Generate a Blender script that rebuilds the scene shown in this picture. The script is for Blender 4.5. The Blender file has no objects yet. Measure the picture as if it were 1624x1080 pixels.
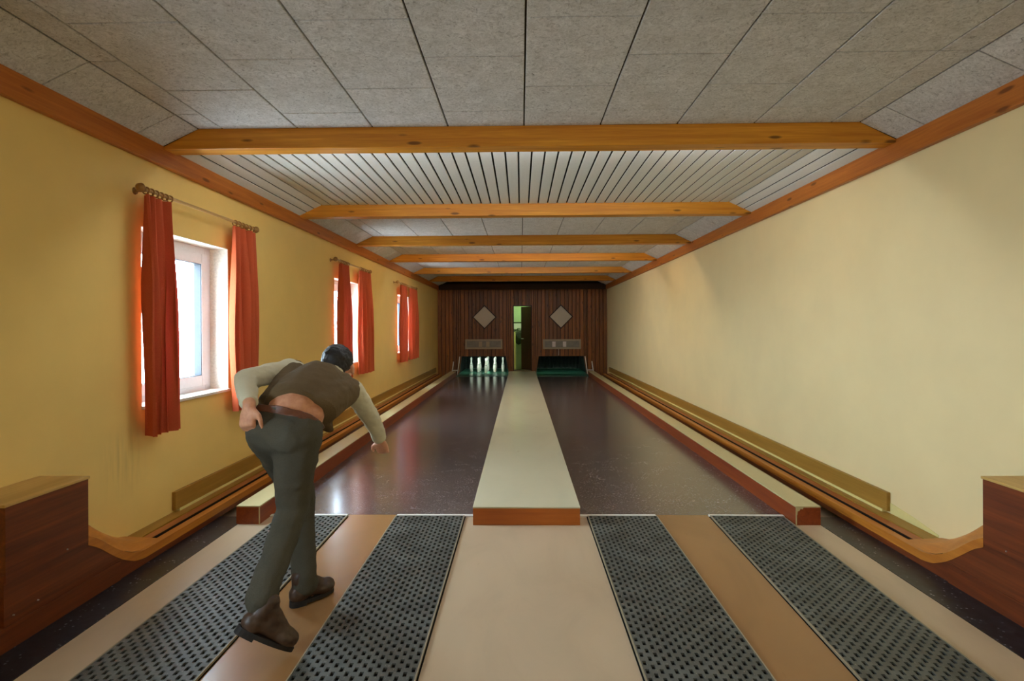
import bpy, bmesh, math, random
from mathutils import Vector, Matrix, noise

# ------------------------------------------------------------------ camera, world, exposure
SC = bpy.context.scene
COL = SC.collection
random.seed(7)
cam_data = bpy.data.cameras.new('camera')
cam = bpy.data.objects.new('camera', cam_data)
COL.objects.link(cam)
SC.camera = cam
F_PX, CAM_H = 850.0, 1.40
yaw, roll = math.atan(14 / F_PX), 0.0045
fwd = Vector((-math.sin(yaw), math.cos(yaw), 0))
r0 = Vector((math.cos(yaw), math.sin(yaw), 0))
u0 = Vector((0, 0, 1))
rt = r0 * math.cos(roll) - u0 * math.sin(roll)
up = r0 * math.sin(roll) + u0 * math.cos(roll)
cam.matrix_world = Matrix(((rt.x, up.x, -fwd.x, 0), (rt.y, up.y, -fwd.y, 0),
                           (rt.z, up.z, -fwd.z, CAM_H), (0, 0, 0, 1)))
cam_data.sensor_fit = 'HORIZONTAL'
cam_data.sensor_width = 36.0
cam_data.lens = F_PX / 1624 * 36.0
cam_data.shift_y = -21 / 1624
cam_data.clip_start, cam_data.clip_end = 0.05, 200

SC.view_settings.view_transform = 'Standard'
SC.view_settings.look = 'None'
SC.view_settings.gamma = 1.0
SC.view_settings.use_curve_mapping = False
SC.view_settings.exposure = 1.02

SKY = 24.0
world = bpy.data.worlds.new('world')
SC.world = world
world.use_nodes = True
wn = world.node_tree
wn.nodes.clear()
wo = wn.nodes.new('ShaderNodeOutputWorld')
wb = wn.nodes.new('ShaderNodeBackground')
wt = wn.nodes.new('ShaderNodeTexCoord')
ws = wn.nodes.new('ShaderNodeSeparateXYZ')
wr = wn.nodes.new('ShaderNodeValToRGB')
wm = wn.nodes.new('ShaderNodeMath'); wm.operation = 'MULTIPLY_ADD'
wm.inputs[1].default_value = 0.5; wm.inputs[2].default_value = 0.5
wr.color_ramp.elements[0].position = 0.44; wr.color_ramp.elements[0].color = (0.40, 0.45, 0.50, 1)
wr.color_ramp.elements[1].position = 0.53; wr.color_ramp.elements[1].color = (0.72, 0.86, 1.0, 1)
wn.links.new(wt.outputs['Generated'], ws.inputs[0])
wn.links.new(ws.outputs['Z'], wm.inputs[0])
wn.links.new(wm.outputs[0], wr.inputs[0])
wn.links.new(wr.outputs[0], wb.inputs['Color'])
wb.inputs['Strength'].default_value = SKY
wn.links.new(wb.outputs[0], wo.inputs[0])

# ------------------------------------------------------------------ room dimensions
XL, XR = -2.50, 2.58            # wall faces
YF, YE = -2.4, 16.10            # wall behind the camera, end wall
ZC = 2.775                      # flat ceiling
LINE = 3.985                    # start of the lanes
BEAMS = [1.55, 3.66, 5.935, 8.01, 10.02, 12.28, 14.34]
WINS = [(3.49, 4.54), (7.15, 8.20), (10.84, 11.89), (-0.19, 0.86)]  # last window is added out of view to light the foreground
WZ0, WZ1 = 0.868, 2.08

for y0, y1 in WINS:             # portals only steer the sampling of the sky through the windows
    ld = bpy.data.lights.new('window_portal', 'AREA')
    ld.shape = 'RECTANGLE'; ld.size = WZ1 - WZ0; ld.size_y = y1 - y0
    ld.cycles.is_portal = True
    lo = bpy.data.objects.new('window_portal', ld)
    lo.location = (XL - 0.28, (y0 + y1) / 2, (WZ0 + WZ1) / 2)
    lo.rotation_euler = (0, -math.pi / 2, 0)
    COL.objects.link(lo)

# ------------------------------------------------------------------ materials
def srgb(r, g, b):
    f = lambda c: (c / 255 / 12.92) if c / 255 <= 0.04045 else ((c / 255 + 0.055) / 1.055) ** 2.4
    return (f(r), f(g), f(b), 1)

class NT:
    def __init__(s, name):
        s.m = bpy.data.materials.new(name); s.m.use_nodes = True
        s.t = s.m.node_tree; s.n = s.t.nodes
        s.b = s.n['Principled BSDF']; s.out = s.n['Material Output']
        s.tc = s.n.new('ShaderNodeTexCoord')
    def link(s, a, b): s.t.links.new(a, b)
    def mapping(s, scale=(1, 1, 1), rand=False, rot=(0, 0, 0)):
        mp = s.n.new('ShaderNodeMapping'); mp.inputs['Scale'].default_value = scale
        mp.inputs['Rotation'].default_value = rot
        s.link(s.tc.outputs['Object'], mp.inputs['Vector'])
        if rand:
            oi = s.n.new('ShaderNodeObjectInfo'); mul = s.n.new('ShaderNodeMath'); mul.operation = 'MULTIPLY'
            mul.inputs[1].default_value = 37.0
            s.link(oi.outputs['Random'], mul.inputs[0]); s.link(mul.outputs[0], mp.inputs['Location'])
        return mp.outputs[0]
    def noise(s, vec, scale, detail=4, rough=0.55, dist=0.0):
        n = s.n.new('ShaderNodeTexNoise'); n.inputs['Scale'].default_value = scale
        n.inputs['Detail'].default_value = detail; n.inputs['Roughness'].default_value = rough
        n.inputs['Distortion'].default_value = dist
        s.link(vec, n.inputs['Vector']); return n.outputs['Fac']
    def voronoi(s, vec, scale, feat='F1'):
        n = s.n.new('ShaderNodeTexVoronoi'); n.inputs['Scale'].default_value = scale; n.feature = feat
        s.link(vec, n.inputs['Vector']); return n.outputs['Distance']
    def ramp(s, fac, stops):
        r = s.n.new('ShaderNodeValToRGB'); e = r.color_ramp.elements
        while len(e) < len(stops): e.new(0.5)
        for el, (p, c) in zip(e, stops): el.position = p; el.color = c
        s.link(fac, r.inputs[0]); return r.outputs[0]
    def mix(s, fac, a, b, mode='MIX'):
        m = s.n.new('ShaderNodeMix'); m.data_type = 'RGBA'; m.blend_type = mode
        if isinstance(fac, (int, float)): m.inputs[0].default_value = fac
        else: s.link(fac, m.inputs[0])
        for i, v in ((6, a), (7, b)):
            if isinstance(v, tuple): m.inputs[i].default_value = v
            else: s.link(v, m.inputs[i])
        return m.outputs[2]
    def math(s, op, a, b=0.0):
        m = s.n.new('ShaderNodeMath'); m.operation = op
        for i, v in ((0, a), (1, b)):
            if isinstance(v, (int, float)): m.inputs[i].default_value = v
            else: s.link(v, m.inputs[i])
        return m.outputs[0]
    def color(s, c):
        if isinstance(c, tuple): s.b.inputs['Base Color'].default_value = c
        else: s.link(c, s.b.inputs['Base Color'])
    def rough(s, v, spec=0.5):
        if isinstance(v, (int, float)): s.b.inputs['Roughness'].default_value = v
        else: s.link(v, s.b.inputs['Roughness'])
        s.b.inputs['Specular IOR Level'].default_value = spec
    def bump(s, h, strength=0.2, dist=0.005):
        b = s.n.new('ShaderNodeBump'); b.inputs['Strength'].default_value = strength
        b.inputs['Distance'].default_value = dist
        s.link(h, b.inputs['Height']); s.link(b.outputs[0], s.b.inputs['Normal'])

def scl(c, k): return (c[0] * k, c[1] * k, c[2] * k, 1)

def plain(name, c, rough=0.5, spec=0.5, metal=0.0, nz=60.0, amt=0.12, bump=0.0):
    t = NT(name); v = t.mapping()
    f = t.noise(v, nz, 3)
    t.color(t.ramp(f, [(0.3, scl(c, 1 - amt)), (0.7, scl(c, 1 + amt))]))
    t.rough(rough, spec); t.b.inputs['Metallic'].default_value = metal
    if bump: t.bump(f, bump, 0.003)
    return t.m

def wood(name, dark, light, axis='X', rough=0.4, spec=0.5, grain=1.0, knots=0.0, rand=False, coat=0.0):
    t = NT(name)
    s = {'X': (0.6, 14, 14), 'Y': (14, 0.6, 14), 'Z': (14, 14, 0.6)}[axis]
    v = t.mapping(tuple(k * grain for k in s), rand)
    f1 = t.noise(v, 1.6, 5, 0.6, 0.6)
    v2 = t.mapping(tuple(k * grain * 4 for k in s), rand)
    f2 = t.noise(v2, 2.0, 3, 0.6)
    f = t.math('ADD', t.math('MULTIPLY', f1, 0.7), t.math('MULTIPLY', f2, 0.3))
    c = t.ramp(f, [(0.3, dark), (0.52, tuple((a + b) / 2 for a, b in zip(dark, light))), (0.7, light)])
    if knots:
        ks = {'X': (1.3, 5, 5), 'Y': (5, 1.3, 5), 'Z': (5, 5, 1.3)}[axis]
        kv = t.mapping(tuple(k * 2.2 for k in ks), rand)
        d = t.voronoi(kv, 1.0)
        km = t.ramp(d, [(0.10, (1, 1, 1, 1)), (0.17, (0, 0, 0, 1))])
        c = t.mix(t.math('MULTIPLY', km, knots), c, scl(dark, 0.18))
    if rand:
        oi = t.n.new('ShaderNodeObjectInfo')
        tone = t.ramp(oi.outputs['Random'], [(0.0, (0.62, 0.60, 0.58, 1)), (1.0, (1.25, 1.22, 1.18, 1))])
        c = t.mix(1.0, c, tone, 'MULTIPLY')
    t.color(c); t.rough(rough, spec); t.bump(f, 0.12, 0.002)
    if coat:
        t.b.inputs['Coat Weight'].default_value = coat
        t.b.inputs['Coat Roughness'].default_value = 0.12
    return t.m

M = {}
def wall_paint(name, c, stain):
    t = NT(name); v = t.mapping()
    f = t.noise(v, 2.2, 4); fine = t.noise(v, 160, 3)
    col = t.ramp(f, [(0.25, scl(c, 0.95)), (0.75, scl(c, 1.03))])
    if stain:                                                     # grey scuffs under the first window, a mark of the wall itself
        sx = t.n.new('ShaderNodeSeparateXYZ'); t.link(t.tc.outputs['Object'], sx.inputs[0])
        gy = t.math('ABSOLUTE', t.math('SUBTRACT', sx.outputs['Y'], 3.33))
        gz = t.math('ABSOLUTE', t.math('SUBTRACT', sx.outputs['Z'], 0.56))
        my = t.ramp(gy, [(0.05, (1, 1, 1, 1)), (0.22, (0, 0, 0, 1))])
        mz = t.ramp(gz, [(0.04, (1, 1, 1, 1)), (0.26, (0, 0, 0, 1))])
        sv = t.mapping((8, 17, 1.6))
        st = t.ramp(t.noise(sv, 1.0, 3), [(0.45, (0, 0, 0, 1)), (0.7, (1, 1, 1, 1))])
        mask = t.mix(1.0, t.mix(1.0, my, mz, 'MULTIPLY'), st, 'MULTIPLY')
        col = t.mix(t.math('MULTIPLY', mask, 0.32), col, srgb(110, 96, 70))
    t.color(col); t.rough(0.42, 0.35); t.bump(fine, 0.05, 0.002)
    return t.m
M['paint_l'] = wall_paint('wall_paint_warm_lit', srgb(238, 205, 122), True)  # one wall paint, yellower here for the warm light on it
M['paint_r'] = wall_paint('wall_paint_day_lit', srgb(236, 216, 162), False)  # same wall paint, paler for the daylight falling on it
M['paint_w'] = plain('reveal_daylight_white', srgb(228, 224, 210), 0.7, 0.3)  # daylight on the window reveals, put into the colour

def wood_wool():
    t = NT('wood_wool_board'); v = t.mapping(rand=True)
    f1 = t.noise(v, 34, 6, 0.8, 1.6); f2 = t.noise(v, 8, 4, 0.6)
    st = t.mapping((1, 3, 1), True); f3 = t.noise(st, 60, 4, 0.7, 2.0)
    base = t.ramp(f1, [(0.30, srgb(104, 98, 90)), (0.43, srgb(206, 202, 196)), (0.58, srgb(234, 231, 227)), (0.78, srgb(244, 242, 238))])
    base = t.mix(t.ramp(f2, [(0.35, (0.35, 0.35, 0.35, 1)), (0.7, (0, 0, 0, 1))]), base, srgb(178, 171, 160))
    t.color(base); t.rough(0.95, 0.1)
    t.bump(t.math('ADD', f1, f3), 0.7, 0.008)
    return t.m
M['tile'] = wood_wool()
M['joint'] = plain('ceiling_backing', srgb(58, 46, 30), 0.9, 0.1)
M['slat'] = plain('white_slat', srgb(214, 214, 206), 0.5, 0.4, amt=0.04)
M['slatgap'] = plain('slat_backing', srgb(30, 27, 24), 0.9, 0.1)
M['beam'] = wood('pine_beam', srgb(178, 104, 20), srgb(226, 160, 48), 'X', 0.42, 0.4, 1.0, 0.8)
M['trimwood'] = wood('pine_trim', srgb(158, 84, 26), srgb(200, 122, 46), 'Y', 0.45, 0.4, 1.0, 0.7)
M['plank'] = wood('stained_plank', srgb(86, 46, 12), srgb(156, 96, 36), 'Z', 0.45, 0.4, 1.0, 0.7, rand=True)
M['darkwood'] = wood('dark_beam', srgb(38, 22, 10), srgb(66, 40, 20), 'X', 0.6, 0.3)
M['doorwood'] = wood('dark_door', srgb(46, 22, 8), srgb(78, 38, 14), 'Z', 0.5, 0.3)
M['cab'] = wood('mahogany_cabinet', srgb(74, 28, 8), srgb(136, 66, 22), 'Y', 0.38, 0.5, 0.8)
M['cabtop'] = wood('pale_lid_wood', srgb(176, 136, 66), srgb(206, 168, 96), 'Y', 0.4, 0.4, 0.6)
M['rail'] = wood('orange_rail_wood', srgb(168, 96, 26), srgb(208, 134, 46), 'Y', 0.4, 0.5, 0.8)
M['railred'] = wood('reddish_rail_wood', srgb(142, 72, 26), srgb(186, 108, 48), 'Y', 0.4, 0.5, 0.8)
M['ledge'] = wood('ochre_ledge', srgb(142, 104, 36), srgb(176, 134, 56), 'Y', 0.45, 0.4, 0.6)
M['red_board'] = wood('red_brown_board', srgb(116, 46, 16), srgb(158, 76, 30), 'Y', 0.4, 0.5, 0.8)
M['orange_front'] = wood('orange_front_board', srgb(156, 78, 14), srgb(190, 104, 26), 'X', 0.4, 0.5, 0.8)
M['slotdark'] = plain('slot_dark', srgb(24, 16, 10), 0.8, 0.2)
M['baseyellow'] = plain('pale_yellow', srgb(222, 208, 138), 0.6, 0.3, amt=0.03)

def lino(name, c, amt, rough, nz):
    t = NT(name); v = t.mapping((1.0, 0.45, 1.0))
    f = t.noise(v, nz, 6, 0.6, 0.8); g = t.noise(t.mapping(), 90, 3)
    col = t.ramp(f, [(0.28, scl(c, 1 - amt)), (0.5, c), (0.75, scl(c, 1 + amt * 0.6))])
    mk = t.ramp(t.noise(t.mapping((1, 0.3, 1)), 14, 2), [(0.70, (0, 0, 0, 1)), (0.76, (1, 1, 1, 1))])
    col = t.mix(t.math('MULTIPLY', mk, 0.25), col, scl(c, 0.6))
    t.color(col); t.rough(rough, 0.5); t.bump(g, 0.03, 0.001)
    return t.m
M['lino'] = lino('tan_linoleum', srgb(188, 166, 136), 0.10, 0.36, 3.0)
M['brown'] = lino('brown_board', srgb(152, 112, 70), 0.10, 0.26, 2.0)
M['striptop'] = lino('pale_divider_top', srgb(200, 194, 164), 0.05, 0.22, 2.0)
M['curbtop'] = lino('pale_curb_top', srgb(196, 182, 134), 0.08, 0.4, 2.0)

def asphalt():
    t = NT('polished_asphalt'); v = t.mapping()
    f = t.noise(v, 70, 2, 0.6); g = t.noise(t.mapping((1, 0.25, 1)), 1.6, 3)
    sp = t.voronoi(v, 48)
    col = t.ramp(f, [(0.35, srgb(66, 58, 58)), (0.6, srgb(94, 84, 82)), (0.72, srgb(130, 122, 120))])
    glint = t.mix(1.0, t.ramp(sp, [(0.20, (1, 1, 1, 1)), (0.32, (0, 0, 0, 1))]), t.ramp(t.noise(v, 5, 3), [(0.45, (0, 0, 0, 1)), (0.62, (1, 1, 1, 1))]), 'MULTIPLY')
    col = t.mix(t.math('MULTIPLY', glint, 0.6), col, srgb(168, 162, 160))  # pale specks paint glints of light on the lane
    t.color(col)
    rg = t.ramp(g, [(0.35, (0.18, 0.18, 0.18, 1)), (0.7, (0.30, 0.30, 0.30, 1))])
    t.rough(0.24, 0.8)
    t.b.inputs['Coat Weight'].default_value = 0.4; t.b.inputs['Coat Roughness'].default_value = 0.16
    return t.m
M['asphalt'] = asphalt()

def rubber():
    t = NT('grey_rubber'); v = t.mapping((1, 0.25, 1))
    f = t.noise(v, 200, 3); g = t.noise(t.mapping(), 6, 3)
    col = t.ramp(g, [(0.3, srgb(62, 62, 56)), (0.7, srgb(92, 94, 88))])
    fl = t.ramp(f, [(0.62, (0, 0, 0, 1)), (0.72, (1, 1, 1, 1))])
    col = t.mix(t.math('MULTIPLY', fl, 0.55), col, srgb(170, 168, 152))
    t.color(col); t.rough(0.5, 0.5); t.bump(f, 0.3, 0.002)
    return t.m
M['rubber'] = rubber()
M['hole'] = plain('mat_underside', srgb(16, 15, 14), 0.9, 0.1)

def terrazzo():
    t = NT('black_speckled_floor'); v = t.mapping()
    c = t.voronoi(v, 42); g = t.noise(v, 26, 4)
    base = t.ramp(g, [(0.4, srgb(14, 16, 20)), (0.7, srgb(34, 38, 46))])
    m = t.ramp(c, [(0.16, (1, 1, 1, 1)), (0.26, (0, 0, 0, 1))])
    sel = t.ramp(t.noise(v, 9, 2), [(0.5, (0, 0, 0, 1)), (0.62, (1, 1, 1, 1))])
    t.color(t.mix(t.mix(1.0, m, sel, 'MULTIPLY'), base, srgb(150, 155, 165)))
    t.rough(0.35, 0.5); return t.m
M['black'] = terrazzo()
M['alu'] = plain('brushed_aluminium', srgb(226, 224, 220), 0.35, 0.6, 0.55, amt=0.05)
M['pvc'] = plain('white_window_frame', srgb(226, 228, 232), 0.35, 0.5, amt=0.03)
M['seal'] = plain('window_seal', srgb(44, 50, 58), 0.6)
M['brass'] = plain('antique_brass', srgb(158, 116, 62), 0.4, 0.5, 0.4)
M['rodwood'] = wood('pale_rod_wood', srgb(168, 128, 70), srgb(198, 160, 100), 'Y', 0.45)
M['white'] = plain('white_paint', srgb(220, 218, 208), 0.5, amt=0.05)
M['offwhite'] = plain('dull_white_panel', srgb(186, 176, 156), 0.6, amt=0.04)
M['greyframe'] = plain('greyed_wood_frame', srgb(150, 138, 112), 0.6, amt=0.08)
M['greyglass'] = plain('grey_display', srgb(112, 108, 98), 0.3, amt=0.15, nz=12)
M['lampwin'] = plain('pale_indicator', srgb(196, 190, 186), 0.4)
M['darkgreen'] = plain('dark_green_rubber', srgb(8, 26, 20), 0.6, 0.4, amt=0.2, nz=20)
M['green'] = plain('green_pin_deck', srgb(48, 100, 80), 0.28, 0.5, amt=0.06)
M['pin'] = plain('white_pin_plastic', srgb(232, 236, 224), 0.25, 0.5, amt=0.02)
M['pinband'] = plain('pin_band', srgb(150, 160, 150), 0.4)
M['screw'] = plain('steel_screw', srgb(200, 196, 188), 0.3, 0.5, 0.8)
M['backroom'] = plain('pale_green_wall', srgb(186, 204, 160), 0.7, 0.3)
M['foliage'] = plain('dark_olive', srgb(54, 62, 32), 0.8, amt=0.3, nz=30)
M['housing'] = plain('lamp_housing', srgb(220, 220, 215), 0.5)

def emit(name, c, s):
    t = NT(name); t.b.inputs['Base Color'].default_value = c
    t.b.inputs['Emission Color'].default_value = c; t.b.inputs['Emission Strength'].default_value = s
    return t.m

def glass():
    t = NT('window_glass')
    t.n.remove(t.b)
    tr = t.n.new('ShaderNodeBsdfTransparent'); tr.inputs[0].default_value = (0.92, 0.96, 0.97, 1)
    gl = t.n.new('ShaderNodeBsdfGlossy'); gl.inputs['Roughness'].default_value = 0.02
    lw_ = t.n.new('ShaderNodeLayerWeight'); lw_.inputs[0].default_value = 0.5
    fr_ = t.math('ADD', t.math('MULTIPLY', t.math('POWER', lw_.outputs['Facing'], 5.0), 0.8), 0.03)
    mx = t.n.new('ShaderNodeMixShader')
    t.link(fr_, mx.inputs[0]); t.link(tr.outputs[0], mx.inputs[1]); t.link(gl.outputs[0], mx.inputs[2])
    t.link(mx.outputs[0], t.out.inputs[0]); return t.m
M['glass'] = glass()

def curtain_cloth():
    t = NT('coral_curtain_cloth'); v = t.mapping((1, 1, 1))
    f = t.noise(v, 220, 2)
    c = t.ramp(f, [(0.3, srgb(192, 86, 52)), (0.7, srgb(208, 102, 64))])
    t.color(c); t.rough(0.85, 0.15)
    tl = t.n.new('ShaderNodeBsdfTranslucent'); tl.inputs[0].default_value = srgb(228, 128, 120)
    mx = t.n.new('ShaderNodeMixShader'); mx.inputs[0].default_value = 0.16
    t.link(t.b.outputs[0], mx.inputs[1]); t.link(tl.outputs[0], mx.inputs[2])
    t.link(mx.outputs[0], t.out.inputs[0]); return t.m
M['curtain'] = curtain_cloth()

def skin():
    t = NT('skin'); f = t.noise(t.mapping(), 40, 3)
    t.color(t.ramp(f, [(0.3, srgb(196, 136, 104)), (0.7, srgb(216, 160, 126))]))
    t.rough(0.5, 0.4); t.b.inputs['Subsurface Weight'].default_value = 0.08
    t.b.inputs['Subsurface Radius'].default_value = (0.02, 0.008, 0.004)
    return t.m
M['skin'] = skin()
def cloth(name, c, amt=0.15, scale=180):
    t = NT(name); v = t.mapping()
    f = t.noise(v, scale, 3); g = t.noise(v, 9, 4)
    t.color(t.mix(0.5, t.ramp(f, [(0.3, scl(c, 1 - amt)), (0.7, scl(c, 1 + amt))]),
                  t.ramp(g, [(0.3, scl(c, 1 - amt)), (0.7, scl(c, 1 + amt))])))
    t.rough(0.9, 0.15); t.bump(t.math('ADD', f, t.math('MULTIPLY', g, 2.0)), 0.35, 0.004); return t.m
M['trousers'] = cloth('grey_green_trousers', srgb(78, 75, 64))
M['vest'] = cloth('brown_grey_vest', srgb(102, 86, 62), 0.10)
M['shirt'] = cloth('pale_shirt', srgb(206, 200, 172), 0.05)
M['leather'] = plain('brown_shoe_leather', srgb(66, 46, 32), 0.45, 0.5, amt=0.2)
M['sole'] = plain('dark_sole', srgb(28, 24, 22), 0.7)
M['belt'] = plain('brown_belt', srgb(96, 54, 30), 0.45, amt=0.15)
M['hair'] = plain('black_hair', srgb(20, 18, 17), 0.5, 0.5, amt=0.35, nz=140, bump=0.8)

# ------------------------------------------------------------------ mesh helpers
class MB:
    def __init__(s): s.v = []; s.f = []; s.mi = []
    def add(s, vs, fs, mi=0):
        o = len(s.v); s.v += [tuple(v) for v in vs]
        s.f += [tuple(i + o for i in f) for f in fs]; s.mi += [mi] * len(fs); return s
    def box(s, x0, x1, y0, y1, z0, z1, mi=0):
        return s.add([(x0, y0, z0), (x1, y0, z0), (x1, y1, z0), (x0, y1, z0), (x0, y0, z1), (x1, y0, z1), (x1, y1, z1), (x0, y1, z1)],
                     [(0, 3, 2, 1), (4, 5, 6, 7), (0, 1, 5, 4), (1, 2, 6, 5), (2, 3, 7, 6), (3, 0, 4, 7)], mi)
    def prism(s, pts, a0, a1, axis):
        """extrude a closed 2-D outline; axis X: pts are (y,z); axis Y: pts are (x,z); axis Z: (x,y)"""
        n = len(pts)
        mk = {'X': lambda p, a: (a, p[0], p[1]), 'Y': lambda p, a: (p[0], a, p[1]), 'Z': lambda p, a: (p[0], p[1], a)}[axis]
        vs = [mk(p, a0) for p in pts] + [mk(p, a1) for p in pts]
        fs = [tuple(range(n)), tuple(reversed(range(n, 2 * n)))]
        fs += [(i, i + n, (i + 1) % n + n, (i + 1) % n) for i in range(n)]
        return s.add(vs, fs)
    def tube(s, p0, p1, r0, r1=None, n=12, cap=True):
        r1 = r0 if r1 is None else r1
        p0, p1 = Vector(p0), Vector(p1); d = (p1 - p0).normalized()
        a = d.orthogonal().normalized(); b = d.cross(a)
        vs = []
        for p, r in ((p0, r0), (p1, r1)):
            vs += [p + (a * math.cos(2 * math.pi * i / n) + b * math.sin(2 * math.pi * i / n)) * r for i in range(n)]
        fs = [(i, (i + 1) % n, (i + 1) % n + n, i + n) for i in range(n)]
        if cap: fs += [tuple(reversed(range(n))), tuple(range(n, 2 * n))]
        return s.add(vs, fs)
    def lathe(s, prof, c=(0, 0, 0), n=16, axis='Z'):
        vs = []; fs = []; m = len(prof)
        for r, h in prof:
            for i in range(n):
                a = 2 * math.pi * i / n; q = (r * math.cos(a), r * math.sin(a), h)
                if axis == 'Y': q = (q[0], q[2], q[1])
                vs.append((c[0] + q[0], c[1] + q[1], c[2] + q[2]))
        for j in range(m - 1):
            for i in range(n):
                fs.append((j * n + i, j * n + (i + 1) % n, (j + 1) * n + (i + 1) % n, (j + 1) * n + i))
        return s.add(vs, fs)
    def mesh(s, name, smooth=False):
        me = bpy.data.meshes.new(name); me.from_pydata(s.v, [], s.f)
        bm = bmesh.new(); bm.from_mesh(me); bmesh.ops.recalc_face_normals(bm, faces=bm.faces)
        bm.to_mesh(me); bm.free()
        if any(s.mi):
            for p, m in zip(me.polygons, s.mi): p.material_index = m
        if smooth:
            for p in me.polygons: p.use_smooth = True
            try: me.set_sharp_from_angle(angle=math.radians(40))
            except Exception: pass
        me.update(); return me

def link(name, me, mats=None, parent=None, loc=None):
    o = bpy.data.objects.new(name, me); COL.objects.link(o)
    if mats is not None and me is not None and not me.materials:
        for m in (mats if isinstance(mats, (list, tuple)) else [mats]): me.materials.append(m)
    if parent is not None: o.parent = parent
    if loc is not None: o.location = loc
    return o

def bevel(o, w, seg=2):
    md = o.modifiers.new('bevel', 'BEVEL'); md.width = w; md.segments = seg; md.limit_method = 'ANGLE'
    return o

def tag(o, label, cat, group=None):
    o['label'] = label; o['category'] = cat
    if group: o['group'] = group
    return o
def struct(o): o['kind'] = 'structure'; return o
def thing(name, label, cat, loc=(0, 0, 0), group=None):
    o = bpy.data.objects.new(name, None); o.empty_display_size = 0.1; o.location = loc
    COL.objects.link(o); return tag(o, label, cat, group)

# ------------------------------------------------------------------ structure: floor, walls, ceiling
fl = struct(link('floor', MB().box(XL - .25, XR + .25, YF - .2, YE + 3.2, -0.35, -0.06).mesh('floor'), M['lino']))
link('approach_surface', MB().box(XL, XR, YF, LINE - 0.03, -0.06, 0.0).mesh('approach_surface'), M['lino'], fl)
for nm, x0, x1 in (('speckled_strip', XL, -2.03), ('speckled_strip', 2.10, XR)):
    link(nm, MB().box(x0, x1, YF, 3.95, -0.002, 0.003).mesh(nm), M['black'], fl)
for x0, x1 in ((-2.05, -1.87), (1.925, 2.11), (-0.37, 0.43)):
    link('threshold_surface', MB().box(x0, x1, LINE - 0.03, 4.2, -0.06, 0.0).mesh('threshold'), M['lino'], fl)

def grid_wall(x0, x1, ys, zs, holes):
    mb = MB()
    for a, b in zip(ys, ys[1:]):
        col = [(c, d) for c, d in zip(zs, zs[1:]) if not any(h[0] - 1e-6 <= a and b <= h[1] + 1e-6 and h[2] - 1e-6 <= c and d <= h[3] + 1e-6 for h in holes)]
        i = 0
        while i < len(col):
            j = i
            while j + 1 < len(col) and abs(col[j + 1][0] - col[j][1]) < 1e-6: j += 1
            mb.box(x0, x1, a, b, col[i][0], col[j][1]); i = j + 1
    return mb
holes = [(a, b, WZ0, WZ1) for a, b in WINS]
ys = sorted({YF - .2, YE + .6} | {v for w in WINS for v in w})
struct(link('wall_left', grid_wall(XL - .26, XL, ys, [-.3, WZ0, WZ1, 3.0], holes).mesh('wall_left'), M['paint_l']))
struct(link('wall_right', MB().box(XR, XR + .26, YF - .2, YE + .6, -.3, 3.0).mesh('wall_right'), M['paint_r']))
struct(link('wall_front', MB().box(XL, XR, YF - .2, YF, -.06, 3.0).mesh('wall_front'), M['paint_r']))

# end wall: every plank a piece of its own, openings for the two pits and the door
wb_ = struct(bpy.data.objects.new('wall_back', None)); COL.objects.link(wb_)
PITS = [(-1.865, -0.366), (0.448, 1.959)]
PIT_Z, DOOR = 0.53, (-0.21, 0.31, 0.10, 2.03)
pw = 0.1155
n_pl = int(round((XR - XL) / pw)); pw = (XR - XL) / n_pl
cuts = []
for i in range(n_pl):
    x0, x1 = XL + i * pw, XL + (i + 1) * pw
    segs = {x0, x1}
    for e in (PITS[0] + PITS[1] + DOOR[:2]):
        if x0 < e < x1: segs.add(e)
    segs = sorted(segs)
    for a, b in zip(segs, segs[1:]):
        if b - a < 0.006: continue
        xm = (a + b) / 2; z0, z1 = -0.05, 2.62
        parts = [(z0, z1)]
        if any(p[0] < xm < p[1] for p in PITS): parts = [(PIT_Z, z1)]
        if DOOR[0] < xm < DOOR[1]: parts = [(z0, DOOR[2]), (DOOR[3], z1)]
        for c, d in parts:
            g = 0.0035; cz = 0.006
            prof = [(a + g, 0.0), (a + g + cz, -0.014), (b - g - cz, -0.014), (b - g, 0.0)] if b - a > 0.04 else [(a + g * .5, 0), (a + g * .5, -0.012), (b - g * .5, -0.012), (b - g * .5, 0)]
            mb = MB(); n = len(prof)
            vs = [(x, y, c) for x, y in prof] + [(x, y, d) for x, y in prof]
            mb.add(vs, [(0, 1, 2, 3), (7, 6, 5, 4)] + [(k, (k + 1) % n, (k + 1) % n + n, k + n) for k in range(n)])
            o = link('plank', mb.mesh('plank'), M['plank'], wb_, (0, YE, 0))
bk = MB()
for x0, x1, z0, z1 in ((XL, PITS[0][0], -.06, 2.8), (PITS[0][0], PITS[0][1], PIT_Z, 2.8), (PITS[0][1], DOOR[0], -.06, 2.8), (DOOR[0], DOOR[1], DOOR[3], 2.8), (DOOR[0], DOOR[1], -.06, DOOR[2]),
                       (DOOR[1], PITS[1][0], -.06, 2.8), (PITS[1][0], PITS[1][1], PIT_Z, 2.8), (PITS[1][1], XR, -.06, 2.8)):
    bk.box(x0, x1, YE + 0.001, YE + .08, z0, z1)
link('wall_backing', bk.mesh('wall_backing'), M['slotdark'], wb_)
link('header_board', MB().box(XL, XR, YE - .07, YE - .0145, 2.53, 2.70).mesh('header_board'), M['darkwood'], wb_)

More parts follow.
